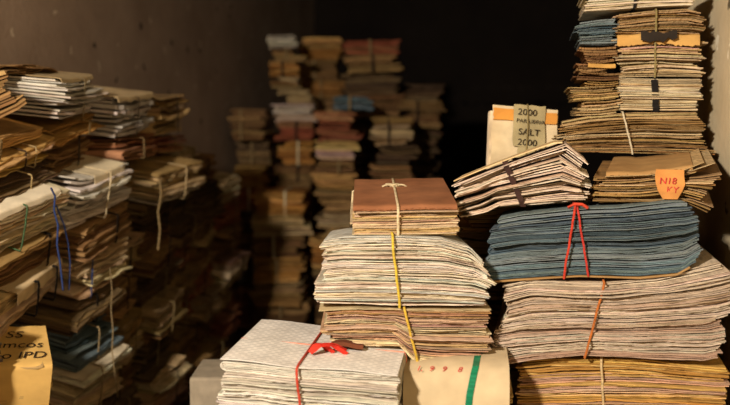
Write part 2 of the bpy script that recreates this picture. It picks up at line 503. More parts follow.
    def scrap(self, pts, y, col, name='paper_tag', mat=None, t=0.0012, bend=0.004, parent=None):
        """flat piece with a straight outline given as rows: pts = [(xl, xr, z), ...] from top to bottom"""
        rows = np.array(pts, float)
        m = 7
        G = np.zeros((m, len(rows), 3))
        for j, (a, b, z) in enumerate(rows):
            q = np.linspace(0, 1, m)
            G[:, j, 0] = a + (b - a) * q; G[:, j, 2] = z
            G[:, j, 1] = y - bend * np.sin(q * math.pi) * (j / (len(rows) - 1)) - .001 * j
        mb = MB(); mb.shell(G, t, lin(col))
        o = mb.build(name, mat or M_CARD, parent or self.root)
        return o, G

def writing(text, size, fn, mat, parent, name='writing', shear=0.25, bold=0.0):
    """flat lettering; fn maps text coordinates (x right, y up, metres) to a point in the parent's space"""
    cu = bpy.data.curves.new(name, 'FONT'); cu.body = text; cu.size = size; cu.shear = shear; cu.offset = bold
    cu.align_x = 'LEFT'; cu.resolution_u = 3
    tmp = bpy.data.objects.new(name, cu); COL.objects.link(tmp)
    bpy.context.view_layer.update()
    me = bpy.data.meshes.new_from_object(tmp.evaluated_get(bpy.context.evaluated_depsgraph_get()))
    bpy.data.objects.remove(tmp, do_unlink=True)
    for v in me.vertices:
        v.co = Vector(fn(v.co.x, v.co.y))
    me.materials.clear(); me.materials.append(mat)
    o = bpy.data.objects.new(name, me); COL.objects.link(o); o.parent = parent
    return o

def px_bundle(name, label, Y, top, bot, D, n, pal, seed, **k):
    """bundle whose front face is outlined by pixels: top / bot polylines at front depth Y (or (Yleft, Yright))"""
    Yl, Yr = Y if isinstance(Y, tuple) else (Y, Y)
    k['nx'] = int(k.get('nx', 18) * 1.8); n = int(n * 1.35)
    l, r = min(top[0][0], bot[0][0]), max(top[-1][0], bot[-1][0])
    fy = lambda px: Yl + (Yr - Yl) * (px - l) / (r - l)
    A, B = pt(l, bot[0][1], Yl), pt(r, bot[-1][1], Yr)
    ang = math.atan2(B[1] - A[1], B[0] - A[0])
    zb = min(pt(p[0], p[1], fy(p[0]))[2] for p in bot)
    org = np.array([(A[0] + B[0]) / 2, (A[1] + B[1]) / 2, zb])
    ca, sa = math.cos(ang), math.sin(ang)
    def loc(p):
        q = pt(p[0], p[1], fy(p[0])) - org
        return (q[0] * ca + q[1] * sa, q[2])
    b = Bundle(name, label, org, Matrix.Rotation(ang, 3, 'Z'), [loc(p) for p in top], [loc(p) for p in bot], D, n, pal, seed, **k)
    b.loc = loc
    return b

GR = 'tied paper bundles of the pile on the right'
rand = lambda a, b: random.uniform(a, b)
random.seed(4)

# ---- masonry ledge under the pile on the right
LEDGE = 0.540
mb = MB(); mb.box((-0.29, 1.36, 0), (0.60, 2.25, LEDGE), np.array([1, 1, 1.0]))
o = mb.build('trim_1', M_STONE); o['kind'] = 'structure'

# ---- white newspapers, lower left of the pile
b = px_bundle('newspaper_bundle', 'stack of white newspapers tied with red cord, front corner of the pile', (1.435, 1.40),
              [(219, 361), (300, 369), (398, 377)], [(219, 463), (310, 469), (399, 476)], 0.29, 52, 'white', 11, group=GR,
              fold=0.75, nx=22, wave=.0022, jit=.005, endjit=.003, sheaf=(4, 7), fill=(.5, .85), mat=M_WHITEP,
              lprof=lambda w: 0.004 * np.sin(w * 9))
mb = MB()
us = np.linspace(0.003, 0.997, 16); ys = np.linspace(-.001, .29, 8)
G = np.stack([b.pos(us, np.ones(16), y) for y in ys], 1); G[..., 2] += .0035 + .0015 * np.sin(us * 11)[:, None]
mb.shell(G, .0012, lin('#d6d0c6'))
mb.build('top_page', M_NEWS, b.root)['label'] = 'top newspaper page with lines of print'
s = b.string(0.47, .0021, '#b5402c', lean=-.06, seed=3)
mb = MB()
for k, (dx, dy) in enumerate(((0.03, .02), (.045, .035), (.02, .03), (.05, .015))):
    p0 = b.pos(.47, 1, .07); p0[2] += .005
    P = [p0 + np.array([dx * q, dy * q, .012 * math.sin(q * 3) + .004]) for q in np.linspace(0, 1.2, 8)]
    mb.tube(P, 0, lin('#d0301f'), flat=(.008, .0012))
mb.build('knot', M_TWINE, s)
b.cross_string(.14, .0012, '#d98a72')

# ---- manila folder with green strap
b = px_bundle('folder_bundle', 'bulging manila folder with red numbers and a glossy green strap', (1.475, 1.455),
              [(405, 375), (455, 372), (510, 372)], [(405, 458), (455, 459), (512, 461)], 0.26, 22, 'yellow', 21, group=GR, jit=.003, endjit=.003,
              yprof=lambda u, w: 0.03 + 0.0 * u * w)
cv = b.cover(-.02, 1.0, .125, '#b9a684', M_CLEAN, t=.002, rad=.045, yfront=0.002 - .03, nx=22, rag=.0005, amp=.0006)
cv['label'] = 'smooth manila cover curving over the front'
mb = MB()
jj = 13
C0 = b.cov
idx = (0.60 + 0.02) / 1.02 * 21
i0 = int(idx)
Pth = [C0[i0, j] * (1 - (idx - i0)) + C0[i0 + 1, j] * (idx - i0) for j in range(2, C0.shape[1])]
Pth = np.array(Pth) + np.array([0, -.0022, .0016])
Pth[:, 0] += np.linspace(.02, -.003, len(Pth))
mb.tube(Pth, 0, lin('#1f7a55'), flat=(.011, .0012))
mb.build('strap', M_PLASTIC, b.root)['label'] = 'glossy green plastic strap'
def fold_map(gx, gy, u_start, j_ref):
    def fn(x, y):
        # x along the folder, y up the curved cover
        f = (gx + x)
        s = gy + y
        # arc length parameter down from the start of the bend
        segs = C0[11]
        d = np.concatenate([[0], np.cumsum(np.linalg.norm(np.diff(segs[3:, 1:], axis=0), axis=1))])
        q = -s
        yy = np.interp(q, d, segs[3:, 1]); zz = np.interp(q, d, segs[3:, 2])
        return (f, yy - .0022, zz + .0016)
    return fn
xr = b.loc((417, 372))[0]
for t, px_ in (('1,', 415), ('9', 428), ('9', 441), ('8', 457)):
    writing(t, .016, fold_map(b.loc((px_, 372))[0], -.060, 0, 0), M_REDINK, b.root, shear=.3)

# ---- yellow bundle at the bottom right
b = px_bundle('paper_bundle', 'ochre yellow paper bundle tied with pale twine at the bottom right', (1.62, 1.54),
              [(521, 361), (560, 358), (615, 358), (680, 363), (726, 368)], [(516, 435), (600, 435), (724, 435)], 0.30, 40, 'yellow', 31, group=GR, nx=26, jit=.005, endjit=.005,
              wave=.002, sheaf=(2, 5))
b.string(.42, .0022, '#c8b083', lean=-.04, seed=2)

# ---- big white folded bundle
b = px_bundle('paper_bundle', 'wide creamy white bundle of folded papers tied with orange string', (1.60, 1.52),
              [(505, 287), (530, 281), (570, 283), (610, 284), (660, 279), (700, 270), (724, 264)],
              [(497, 366), (530, 360), (580, 355), (640, 358), (700, 361), (712, 358)], 0.32, 52, 'buff', 41, group=GR, fold=.75, nx=30, jit=.005, endjit=.004,
              wave=.0022, sheaf=(4, 8), lprof=lambda w: -0.012 * np.sin(w * 3.1) ** 2 * (w < .45) + .004 * np.sin(w * 11), rprof=lambda w: .02 * np.sin(w * 3.14) - .012 * np.exp(-((w - .38) / .12) ** 2))
b.string(.445, .0021, '#b5682e', lean=.05, seed=9)

# ---- blue bundle
b = px_bundle('paper_bundle', 'blue-grey paper bundle tied with two red cords on a tan folder', (1.61, 1.54),
              [(494, 219), (520, 214), (570, 209), (620, 207), (670, 201), (686, 201)],
              [(486, 281), (520, 278), (580, 274), (640, 276), (680, 272), (694, 262)], 0.22, 46, 'blue', 51, group=GR, slope=-.03, fold=.7, nx=26, jit=.004, endjit=.003,
              wave=.002, sheaf=(4, 7), lprof=lambda w: -.004 * np.sin(w * 12) - .006 * (w < .5), rprof=lambda w: .014 * np.sin(w * 3.1))
mb = MB()
us = np.linspace(0.02, .98, 18); ys = np.linspace(-.005, .2, 5)
G = np.stack([b.pos(us, np.zeros(18), y) for y in ys], 1); G[..., 2] -= .003
mb.shell(G, .003, lin('#9c7a4c')); mb.build('folder', M_CARD, b.root)['label'] = 'tan folder under the blue papers'
s1 = b.string(.41, .0021, '#c23a26', lean=.03, seed=6, off=.0045)
s2 = b.string(.475, .0019, '#b8352a', lean=-.07, seed=8)
mb = MB(); p = b.pos(.44, 1, 0.0) + np.array([0, -.004, .006])
mb.tube([p + np.array([-.016, 0, -.004]), p + np.array([-.005, -.002, .003]), p + np.array([.008, -.001, .002]), p + np.array([.018, 0, -.004])], .003, lin('#c8452c'))
mb.build('knot', M_TWINE, s1)

# ---- pastel bundles, centre
b = px_bundle('paper_bundle', 'ragged mixed paper bundle tied with yellow string, resting on the white newspapers', (1.55, 1.55),
              [(323, 309), (360, 307), (420, 309), (487, 309)], [(330, 344), (398, 347), (412, 363), (440, 366), (488, 367)], 0.28, 34, 'mixed', 61, group=GR, nx=24,
              jit=.005, endjit=.004, sheaf=(2, 5), wave=.002, lprof=lambda w: .006 * np.cos(w * 8))
b.string(.52, .0022, '#c7a53c', lean=-.05, seed=4)
mb = MB(); x0 = b.loc((332, 340))[0]; z0 = b.loc((332, 345))[1]
G = np.array([[(x0 + .055 * i / 5, -.03 + .01 * j, z0 + .004 + .012 * (j == 0) * .2 + .003 * math.sin(i)) for j in range(4)] for i in range(6)])
mb.shell(G, .007, lin('#6a3a22')); mb.build('torn_cover', M_CARD, b.root)['label'] = 'torn dark brown cover scrap'
PB2 = px_bundle('paper_bundle', 'thick pastel striped paper bundle tied with yellow string under the brown file', (1.545, 1.54),
              [(326, 240), (345, 237), (400, 236), (440, 238), (468, 247), (480, 260)], [(318, 304), (360, 304), (420, 306), (485, 306)], 0.22, 54, 'pastel', 71, group=GR, slope=-.05, nx=26,
              jit=.004, endjit=.003, sheaf=(3, 6), wave=.0018, lprof=lambda w: -.004 * np.sin(w * 9), rprof=lambda w: .01 * np.sin(w * 3))
PB2.string(.46, .0022, '#cdb13c', lean=-.06, seed=5)
b = px_bundle('file_bundle', 'brown covered file bundle with knotted pale string on the pastel papers', (1.57, 1.57),
              [(354, 209), (400, 208), (456, 207)], [(352, 236), (400, 236), (459, 235)], 0.29, 24, 'mixed', 81, group=GR, nx=20, jit=.004, endjit=.004, sheaf=(2, 5), wave=.0015, slope=.09)
b.cover(-.01, 1.01, .007, '#8a5a3a', M_CARD, t=.0025, name='cover', nx=40, rag=.0008, amp=.0006)['label'] = 'worn reddish brown card cover'
b.string(.43, .0024, '#cdbb95', seed=12, off=.005, knot=.19)
b.cross_string(.19, .0022, '#cdbb95')

# ---- bundle behind the blue papers, seen left of them
b = px_bundle('folder_bundle', 'dull orange folder bundle half hidden behind the blue papers', (1.80, 1.81),
              [(468, 208), (530, 203), (600, 197), (660, 196)], [(471, 232), (560, 232), (660, 232)], 0.17, 14, 'ochre', 91, group=GR, nx=14, endjit=.006)
# filler papers supporting it
for lab_, ya, yb_, sd_ in (('dark tan folder bundle in the shadowed gap behind the creamy white bundle', 230, 303, 93),
                         ('lowest folder bundle, hidden behind the ochre yellow bundle', 304, 382, 94)):
    px_bundle('folder_bundle', lab_, (1.89, 1.89), [(455, ya), (560, ya), (690, ya)], [(455, yb_), (560, yb_), (690, yb_)], 0.17, 10, 'old', sd_, group=GR, nx=7)

# ---- tilted pale bundle
TB = px_bundle('file_bundle', 'tilted bundle of pale files held by a dark strap', (1.68, 1.63),
              [(453, 183), (490, 168), (530, 153), (560, 143), (580, 160)], [(464, 218), (484, 214), (497, 207), (540, 204), (582, 200)], 0.15, 28, 'pale', 101, group=GR, nx=22, jit=.006,
              endjit=.008, sheaf=(1, 4), wave=.0016, fill=(.7, .96), rprof=lambda w: .006 * np.sin(w * 3.1), lprof=lambda w: -.006 * np.sin(w * 6))
TB.strap(.46, .010, '#3a241c', lean=-.10, seed=2)
mb = MB(); us = np.linspace(-.0, .86, 14); ys = np.linspace(-.004, .15, 5)
G = np.stack([TB.pos(us, np.ones(14), y) for y in ys], 1); G[..., 2] += .004
mb.shell(G, .002, lin('#d8bd8c')); mb.build('cover', M_CARD, TB.root)

# ---- upright bundle with the written tag
A = pt(490, 153, 1.88); B = pt(552, 150, 1.90)
R = Matrix.Rotation(math.radians(5), 3, 'Y') @ Matrix.Rotation(math.radians(66), 3, 'X')
org = np.array([(pt(521, 150, 1.9))[0], 1.93, 0.934])
b = Bundle('card_bundle', 'upright card bundle with orange band and tied tag behind the tilted files', org, R,
           [(-.066, .055), (.066, .055)], [(-.066, 0), (.066, 0)], .175, 10, 'cream', 111, group=GR, nx=8, ny=8, jit=.003, endjit=.004, wave=.001)
def plate(x0, x1, y0, y1, z, col, name, mat, parent, n=6, amp=.0012, t=.0012, seed=0):
    rs = np.random.RandomState(seed); p = rs.uniform(0, 6, 2)
    X, Yy = np.meshgrid(np.linspace(x0, x1, n), np.linspace(y0, y1, n), indexing='ij')
    G = np.stack([X + rs.normal(0, .0008, X.shape), Yy + rs.normal(0, .0008, X.shape), z + amp * np.sin(X * 60 + p[0]) + amp * np.sin(Yy * 50 + p[1])], -1)
    mb = MB(); mb.shell(G, t, lin(col)); return mb.build(name, mat, parent)
HT = .0585
plate(-.07, .07, .02, .18, HT, '#c8b591', 'cover', M_CARD, b.root, seed=1)
plate(-.068, .068, .145, .172, HT + .0032, '#c98a3c', 'band', M_CARD, b.root, seed=2)['label'] = 'orange band'
tg = plate(-.026, .043, .085, .183, HT + .008, '#9c8e68', 'paper_tag', M_CARD, b.root, seed=3)
tg['label'] = 'grey-tan tag with handwritten dates'
tg2 = plate(-.015, .02, .055, .09, HT + .0075, '#9c8e68', 'paper_tag', M_CARD, b.root, seed=4)
def tagmap(ox, oy):
    return lambda x, y: (ox + x, oy + y, HT + .0118)
for t, ox, oy, sz in (('2000', -.019, .158, .021), ('PAR UBRIA', -.021, .140, .0125), ('SALT', -.017, .112, .021), ('2000', -.018, .088, .021)):
    writing(t, sz, tagmap(ox, oy), M_INK, tg, shear=.1)
mb = MB(); mb.tube([(.003, .19, HT - .01), (.003, .184, HT + .0105), (.004, .13, HT + .0135), (.002, .08, HT + .012), (.003, .02, HT + .006)], .0015, lin('#8a7a50'))
mb.build('string', M_TWINE, b.root)

# ---- cardboard covered bundle with orange tag
IB = px_bundle('paper_bundle', 'tattered bundle under a drooping cardboard cover with an orange tag', (1.64, 1.58),
              [(603, 176), (650, 175), (690, 170), (712, 162)], [(600, 203), (650, 203), (690, 203), (712, 214)], 0.27, 24, 'old', 121, group=GR, slope=.06, nx=20, jit=.006, endjit=.010,
              sheaf=(2, 4), wave=.0025, curl=1.6)
IB.top[:, 1] += 0
cvr = IB.cover(.03, .83, .004, '#a98452', M_CARD, t=.003, nx=40, rag=.002, name='cover', over=.003)
cvr['label'] = 'brown cardboard cover with torn front edge'
q = IB.loc
def zx(px_, py_): return q((px_, py_))
rows = []
for (l, r, y) in ((656, 684, 169), (655, 684, 176), (656, 685, 183), (658, 682, 190), (663, 677, 198)):
    rows.append((zx(l, y)[0], zx(r, y)[0], zx(l, y)[1]))
tg, TG = IB.scrap(rows, -.014, '#c98a48', 'paper_tag')
tg['label'] = 'orange card tag with faint red lettering'
for t, px_, py_ in (('N18', 659, 183), ('KY', 666, 192)):
    X0, Z0 = zx(px_, py_)
    writing(t, .0165, (lambda X0, Z0: (lambda x, y: (X0 + x, -.0205, Z0 + y)))(X0, Z0), M_REDINK, tg, shear=.1)

# ---- wide tied bundle above
JB = px_bundle('paper_bundle', 'wide yellowed paper bundle tied with thin pale string, below the tall dim stack', (1.89, 1.83),
              [(563, 121), (590, 116), (640, 112), (702, 112)], [(560, 152), (600, 152), (650, 153), (704, 155)], 0.2, 26, 'old', 131, group=GR, nx=24, jit=.006, endjit=.008,
              sheaf=(2, 5), wave=.002, rprof=lambda w: .008 * np.sin(w * 9))
JB.string(.47, .0019, '#cfc3a6', lean=-.08, seed=3)

# ---- tall stack top right
b = px_bundle('paper_bundle', 'squarish grey-brown bundle with black strap on the wide yellowed bundle', (1.885, 1.855),
              [(618, 78), (660, 79), (699, 79)], [(619, 110), (660, 111), (698, 111)], 0.19, 26, 'cream', 141, group=GR, nx=16, jit=.003, endjit=.004, sheaf=(4, 7), wave=.0012)
b.strap(.46, .013, '#171310', lean=-.02)
b = px_bundle('paper_bundle', 'dim bundle of tan folders tied with greenish cord near the top right', (1.885, 1.855),
              [(617, 38), (660, 36), (701, 38)], [(618, 77), (660, 76), (700, 77)], 0.19, 22, 'mixed', 151, group=GR, nx=20, jit=.005, endjit=.006, sheaf=(2, 5), wave=.0022)
b.string(.45, .0019, '#8f8152', seed=3)
cv = b.cover(.0, .98, .022, '#c59a56', M_CARD, t=.003, nx=36, rag=.0012, front=.006)
cv['label'] = 'bent tan folder'
mb = MB(); x0_, z0_ = b.loc((640, 38)); x1_, _ = b.loc((676, 38))
us_ = np.linspace(0, 1, 9); rs_ = np.random.RandomState(4)
G = np.stack([np.stack([x0_ + (x1_ - x0_) * us_, np.full(9, -.012 - .004 * j), z0_ + .012 - .010 * j + rs_.normal(0, .003, 9)], -1) for j in range(3)], 1)
mb.shell(G, .0015, lin('#2a221a')); mb.build('torn_scrap', M_CARD, b.root)['label'] = 'dark torn scrap'
b = px_bundle('paper_bundle', 'curled ochre folders heaped just below the topmost papers, beside the pale wall', (1.885, 1.855),
              [(618, 14), (650, 11), (690, 8), (702, 12)], [(617, 35), (660, 33), (702, 35)], 0.19, 14, 'old', 161, group=GR, nx=22, jit=.006, endjit=.007, sheaf=(1, 3), wave=.003)
b.string(.45, .0019, '#8f8152', seed=4)
b = px_bundle('paper_bundle', 'topmost pale papers of the stack by the pale wall, cut by the picture edge', (1.90, 1.86),
              [(588, -14), (640, -18), (698, -16)], [(582, 12), (640, 8), (696, 6)], 0.19, 14, 'pastel', 171, group=GR, nx=16, jit=.005, endjit=.006)
b.strap(.46, .006, '#171310')
b = px_bundle('paper_bundle', 'small blue-grey bundle high on the dim stack', (1.90, 1.885),
              [(578, 22), (600, 19), (616, 18)], [(577, 45), (600, 45), (616, 44)], 0.18, 16, 'blue', 181, group=GR, nx=12, jit=.006, endjit=.006, wave=.0015)
b = px_bundle('paper_bundle', 'crumpled brown files directly under the small blue-grey bundle', (1.90, 1.885),
              [(578, 47), (600, 47), (616, 46)], [(579, 80), (600, 81), (616, 80)], 0.18, 14, 'brown', 191, group=GR, nx=14, jit=.006, endjit=.007, wave=.002)
plate(b.top[0, 0] + .02, b.top[-1, 0], -.012, .1, b.top[0, 1] * .45, '#c79b52', 'folder', M_CARD, b.root, t=.008)
b = px_bundle('paper_bundle', 'ragged tan papers at the left foot of the dim stack', (1.90, 1.885),
              [(580, 82), (600, 83), (616, 82)], [(573, 116), (600, 115), (616, 113)], 0.18, 18, 'old', 201, group=GR, nx=14, jit=.006, endjit=.009, wave=.003, curl=1.5)

# ---- pale concrete block between the two piles
mb = MB()
p0 = pt(189, 378, 1.94); p1 = pt(232, 378, 1.94)
mb.box((p0[0], 1.94, 0), (p1[0], 2.10, p0[2]), np.array([1, 1, 1.0]))
ob = mb.build('concrete_block', M_STONE)
bv = ob.modifiers.new('bevel', 'BEVEL'); bv.width = .006; bv.segments = 2
wd = ob.modifiers.new('weld', 'WELD'); wd.merge_threshold = .0005
ob.modifiers.move(1, 0)
tag(ob, 'pale concrete block standing beside the white newspapers', 'concrete block')

# ------------------------------------------------------------------ pile along the left wall
GL = 'tied paper bundles piled along the brown plaster wall'
def wall_bundle(Y0, Y1, ztop, h, tilt, pal, label, seed, out=0.0, D=.24, n=None, splay=0.0, slant=0.0, yawd=0.0, rolld=0.0, name='paper_bundle', zaxis=None, nx=9, **k):
    """bundle lying along the left wall: near end at depth Y0, far end at Y1, top of its near front corner at ztop"""
    W = (Y1 - Y0) / sdir[1]
    t = math.radians(tilt)
    R = Matrix.Rotation(YAW, 3, 'Z') @ Matrix.Rotation(-t, 3, 'Y') @ Matrix.Rotation(math.radians(rolld), 3, 'X') @ Matrix.Rotation(math.radians(yawd), 3, 'Z')
    corner = np.array([faceX(Y0), Y0, ztop]) + ndir * out
    mid = R @ Vector((W / 2, 0, -h))
    org = corner + np.array(mid)
    n = int(n * 1.2) if n else max(8, int(h / .0075))
    nx = int(nx * 1.4)
    tp = [(-W / 2, h * (1 + splay)), (-W / 6, h), (W / 6, h), (W / 2, h * (1 + splay * .6))]
    bt = [(-W / 2 - slant, 0), (W / 2, 0)]
    kk = dict(jit=.009, endjit=.012, sheaf=(2, 5), wave=.002, ny=4, fill=(.4, .8), curl=1.2, fold=.4); kk.update(k)
    return Bundle(name, label, org, R, tp, bt, D, n, pal, seed, group=GL, nx=nx, **kk)

seed = 300
ORD = ['topmost', 'second', 'third', 'fourth', 'fifth', 'sixth', 'seventh', 'eighth', 'ninth', 'tenth', 'eleventh', 'twelfth', 'thirteenth', 'fourteenth']
WORD = {'dark': 'dark brown', 'brown': 'dull brown', 'old': 'yellowed', 'cream': 'cream', 'white': 'whitish', 'ochre': 'ochre', 'red': 'reddish brown',
        'blue': 'blue-edged', 'grey': 'greyish', 'pale': 'pale', 'mixed': 'mixed tan', 'pastel': 'pastel', 'yellow': 'yellow'}
COLN = {1: 'column at the left edge', 2: 'second column from the left', 8: 'third column from the left', 3: 'fourth column from the left', 4: 'fifth wall column',
        5: 'sixth wall column', 6: 'seventh wall column', 7: 'farthest wall column', 0: 'unseen column added for shade'}
def wall_column(ci, Y0, Y1, ztop, tilt, items):
    """items from the top: (height, palette, label or None, options); the rest down to the floor is filled"""
    global seed
    rr = random.Random(ci * 13)
    t = math.radians(tilt)
    z, yo = ztop - .15 + .0589 * Y0, 0.0
    last = False
    roll = {1: 13, 2: 9, 3: 8}.get(ci, rr.uniform(4, 8))
    items = list(items)
    i = 0
    res = []
    while True:
        if i < len(items):
            h, pal, lab, op = items[i]
        else:
            h, pal, lab, op = rr.uniform(.085, .12), rr.choice(['dark', 'brown', 'old', 'dark', 'red', 'mixed', 'brown']), None, {}
        if z - h < 0.09:
            h = (z - 0.012) * math.cos(t) * math.cos(math.radians(roll)); last = True
        op = dict(op)
        dY = op.pop('dY', rr.uniform(0, .02)); dY1 = op.pop('dY1', rr.uniform(-.03, -.005)); out = op.pop('out', rr.uniform(-.03, .04) if ci < 4 else rr.uniform(-.05, .01))
        strings = op.pop('strings', None)
        if lab is None:
            lab = ('%s paper bundle, %s from the top of the %s' % (WORD[pal], ORD[min(i, 13)], COLN[ci])) if i else '%s paper bundle topping the %s' % (WORD[pal], COLN[ci])
        seed += 1
        b = wall_bundle(Y0 + dY, Y1 + dY1, z + dY * math.tan(t) - out * math.tan(math.radians(roll)) / math.cos(t), h, tilt, pal, lab, seed, out=out, D=op.pop('D', rr.uniform(.2, .26)), rolld=op.pop('roll', roll), yawd=op.pop('yaw', rr.uniform(-6, 4)), **op)
        if strings is None:
            strings = [(rr.uniform(.3, .7), rr.choice(['strap', 'string']), rr.choice(['#1d1712', '#8a744e', '#2a2018', '#a08a5e']))]
        for (u, kind, c) in strings:
            if kind == 'strap': b.strap(u, .009, c, seed=seed)
            else: b.string(u, .0019, c, seed=seed)
        res.append(b)
        z -= (h * (1 + op.get('splay', 0)) + .004) / (math.cos(t) * math.cos(math.radians(roll)))
        i += 1
        if last: break
    return res

wall_column(0, 1.40, 1.72, 1.0, 4, [(.1, 'old', None, dict(out=.0, dY1=0)), (.1, 'brown', None, dict(out=.01, dY1=0)), (.11, 'dark', None, dict(out=.06, dY1=0)), (.11, 'brown', None, dict(out=.06, dY1=0))])  # out-of-view column added to cast shade on the lower wall pile
# first column (left picture edge)
Yc1 = 1.80
c1 = wall_column(1, Yc1, 2.13, 1.075, 11, [
    (.040, 'ochre', 'orange-edged folders under the leaning bundle at the left picture edge', dict(out=-.02, n=8, dY1=-.06, D=.27)),
    (.045, 'yellow', 'crumpled yellow folder bundle with loose twine at the left picture edge', dict(out=-.02, n=7, curl=2.5, strings=[(.62, 'string', '#3a2a1a'), (.75, 'string', '#a8936a')], dY1=0)),
    (.032, 'dark', 'thin dark bundle above the cream-covered bundle at the left edge', dict(out=-.02)),
    (.098, 'cream', 'bundle with smooth cream cover and green cord at the left picture edge', dict(out=.012, yaw=-8, nx=14, n=11, fill=(.4, .7), slant=.02, strings=[(.45, 'string', '#3f5a3a')], dY1=-.06)),
    (.078, 'brown', 'reddish brown folder bundle with dark strap under the cream-covered bundle', dict(out=0.0, strings=[(.8, 'strap', '#1d1712')])),
    (.082, 'mixed', 'tan bundle with white top sheet and two dark straps, lower left', dict(out=.02, strings=[(.55, 'strap', '#16110d'), (.85, 'strap', '#16110d')], dY=.02, dY1=.0)),
    (.15, 'yellow', 'manila bundle with black handwriting in the lower left corner', dict(out=.0, yaw=-58, dY=-.045, dY1=-.215, D=.16, n=10, strings=[])),
    (.11, 'brown', None, dict(out=.07, yaw=-30, dY=-.13, dY1=-.22)),
    (.11, 'dark', None, dict(out=.06, yaw=-20, dY=-.13, dY1=-.2)),
])
cvb = c1[3]; cvb.cover(.02, .97, .012, '#d8cbb0', M_CLEAN, t=.002, nx=14, front=.006)['label'] = 'smooth cream cover'
c1[5].cover(.3, 1.0, .03, '#cbb48c', M_CARD, t=.002, nx=12, front=.005)
wb = c1[6]
wb.cover(-.01, .99, .14, '#c9a25c', M_CLEAN, t=.002, nx=16, front=.008, rad=.01, rag=.001)['label'] = 'manila cover with black handwriting'
def frontmap(b, u, z, yoff=-.0125):
    x0 = b.bot[0, 0] + (b.bot[-1, 0] - b.bot[0, 0]) * u
    return lambda x, y: (x0 + x, yoff, z + y)
def topmap(b, u, y0):
    x0 = b.top[0, 0] + (b.top[-1, 0] - b.top[0, 0]) * u
    zt = b.H + .0075
    return lambda x, y: (x0 + x, y0 + y, zt)
writing('SS', .040, topmap(wb, .45, .105), M_INK, wb.root)
writing('amcos', .038, topmap(wb, .30, .062), M_INK, wb.root)
writing('aGo IPD', .038, topmap(wb, .10, .018), M_INK, wb.root)

# second column
c2 = wall_column(2, 2.19, 2.44, 1.095, 10, [
    (.032, 'ochre', 'crumpled orange-brown folder under the white fan-edged bundle', dict(out=.0, n=5, curl=3, D=.22, dY1=-.05, dY=-.03)),
    (.080, 'brown', 'brown tied bundle wedged above the striped white bundle', dict(out=-.025, dY1=-.05, dY=0, strings=[(.5, 'strap', '#2a2018')])),
    (.112, 'white', 'fanned white bundle with wide paper band in the wall pile', dict(out=.035, yaw=-6, nx=12, n=10, fill=(.4, .7), fold=0, curl=.9, sheaf=(1, 2), splay=.06, slant=.045, dY=-.02, dY1=-.03, endjit=.008, strings=[(.55, 'string', '#cdbb95')], D=.25)),
    (.075, 'brown', 'plain brown bundle directly beneath the white bundle with paper band', dict(out=.03, dY1=.02)),
    (.105, 'mixed', 'tan bundle with striped page edges and blue cord, left pile', dict(out=.01, yaw=-10, n=9, fill=(.4, .7), fold=0, strings=[(.2, 'string', '#2c3f6e')])),
    (.075, 'dark', 'dark sagging bundle above the blue-edged one in the wall pile', dict(out=.0, yaw=-4, dY=.0, dY1=-.03)),
    (.09, 'blue', 'bundle with blue-grey page edges low in the wall pile', dict(out=.0, yaw=-8, n=9, fill=(.4, .7), fold=0, dY=.0, dY1=-.06, strings=[(.5, 'string', '#9a8560')])),
    (.13, 'cream', 'striped cream bundle crossed by hanging twine, bottom of the view', dict(out=.01, yaw=-10, n=10, fill=(.4, .7), fold=0, dY=.0, dY1=-.04, strings=[(.4, 'string', '#9a8560')])),
])
L1 = c2[2]
L1.cover(.30, .9, .05, '#cdbd9c', M_CLEAN, t=.0015, nx=12, front=.005, name='paper_band')['label'] = 'wide pale paper band'
# hanging cords (tails of the strings)
def tail(b, pts, r, col):
    mb = MB(); inv = b.root.matrix_world.inverted()
    mb.tube([np.array(inv @ Vector(p)) for p in pts], r, lin(col)); return mb.build('string_tail', M_TWINE, b.root)
bpy.context.view_layer.update()
def fpt(px_, py_, out=.06):
    Y = (950 - out * 900) / (500 - px_)
    return pt(px_, py_, Y)
tail(L1, [fpt(x, y, .075) for x, y in ((51, 188), (55, 196), (54, 210), (58, 225), (57, 245), (60, 262), (63, 290))], .0022, '#2c3f72')
tail(L1, [fpt(x, y, .075) for x, y in ((56, 205), (64, 225), (68, 243), (70, 262), (69, 290))], .0018, '#2c3f72')
tail(c2[6], [fpt(x, y, .07) for x, y in ((110, 268), (112, 290), (111, 310), (113, 330), (112, 350), (115, 375), (118, 398))], .0016, '#9a8560')

# top of the second column: white fan-edged bundle, loose crumpled sheets, leaning ochre bundle
fan = wall_bundle(2.13, 2.34, zat(82, 2.14), .092, 5, 'white', 'white fan-edged bundle on top of the wall pile', 401, out=.015, D=.2, n=12, fill=(.4, .7), fold=0, rolld=6, yawd=4, splay=.05, slant=.012, endjit=.01, nx=10)
fan.strap(.6, .006, '#8a7a5a')
fan.cover(.05, .98, .01, '#a8936c', M_CARD, t=.002, nx=10)
cr = wall_bundle(2.02, 2.28, zat(66, 2.1), .022, 3, 'brown', 'loose crumpled sheets lying on the white fan-edged bundle', 402, out=-.06, D=.13, n=5, curl=5, wave=.006, endjit=.02, jit=.015, name='loose_papers')
# leaning ochre bundle at the very edge
R = Matrix.Rotation(math.radians(38), 3, 'Z') @ Matrix.Rotation(math.radians(-24), 3, 'Y')
p = pt(4, 124, 1.88)
b = Bundle('paper_bundle', 'leaning brown bundle with thin cord at the top left picture edge', p + np.array([-.03, 0.0, 0.0]), R,
           [(-.075, .085), (.075, .085)], [(-.075, 0), (.075, 0)], .16, 14, 'brown', 403, group=GL, nx=8, jit=.004, endjit=.004, sheaf=(2, 4))
b.string(.6, .0016, '#c9b083')
b.cover(.0, 1.0, .004, '#b3925e', M_CARD, t=.002, nx=8)

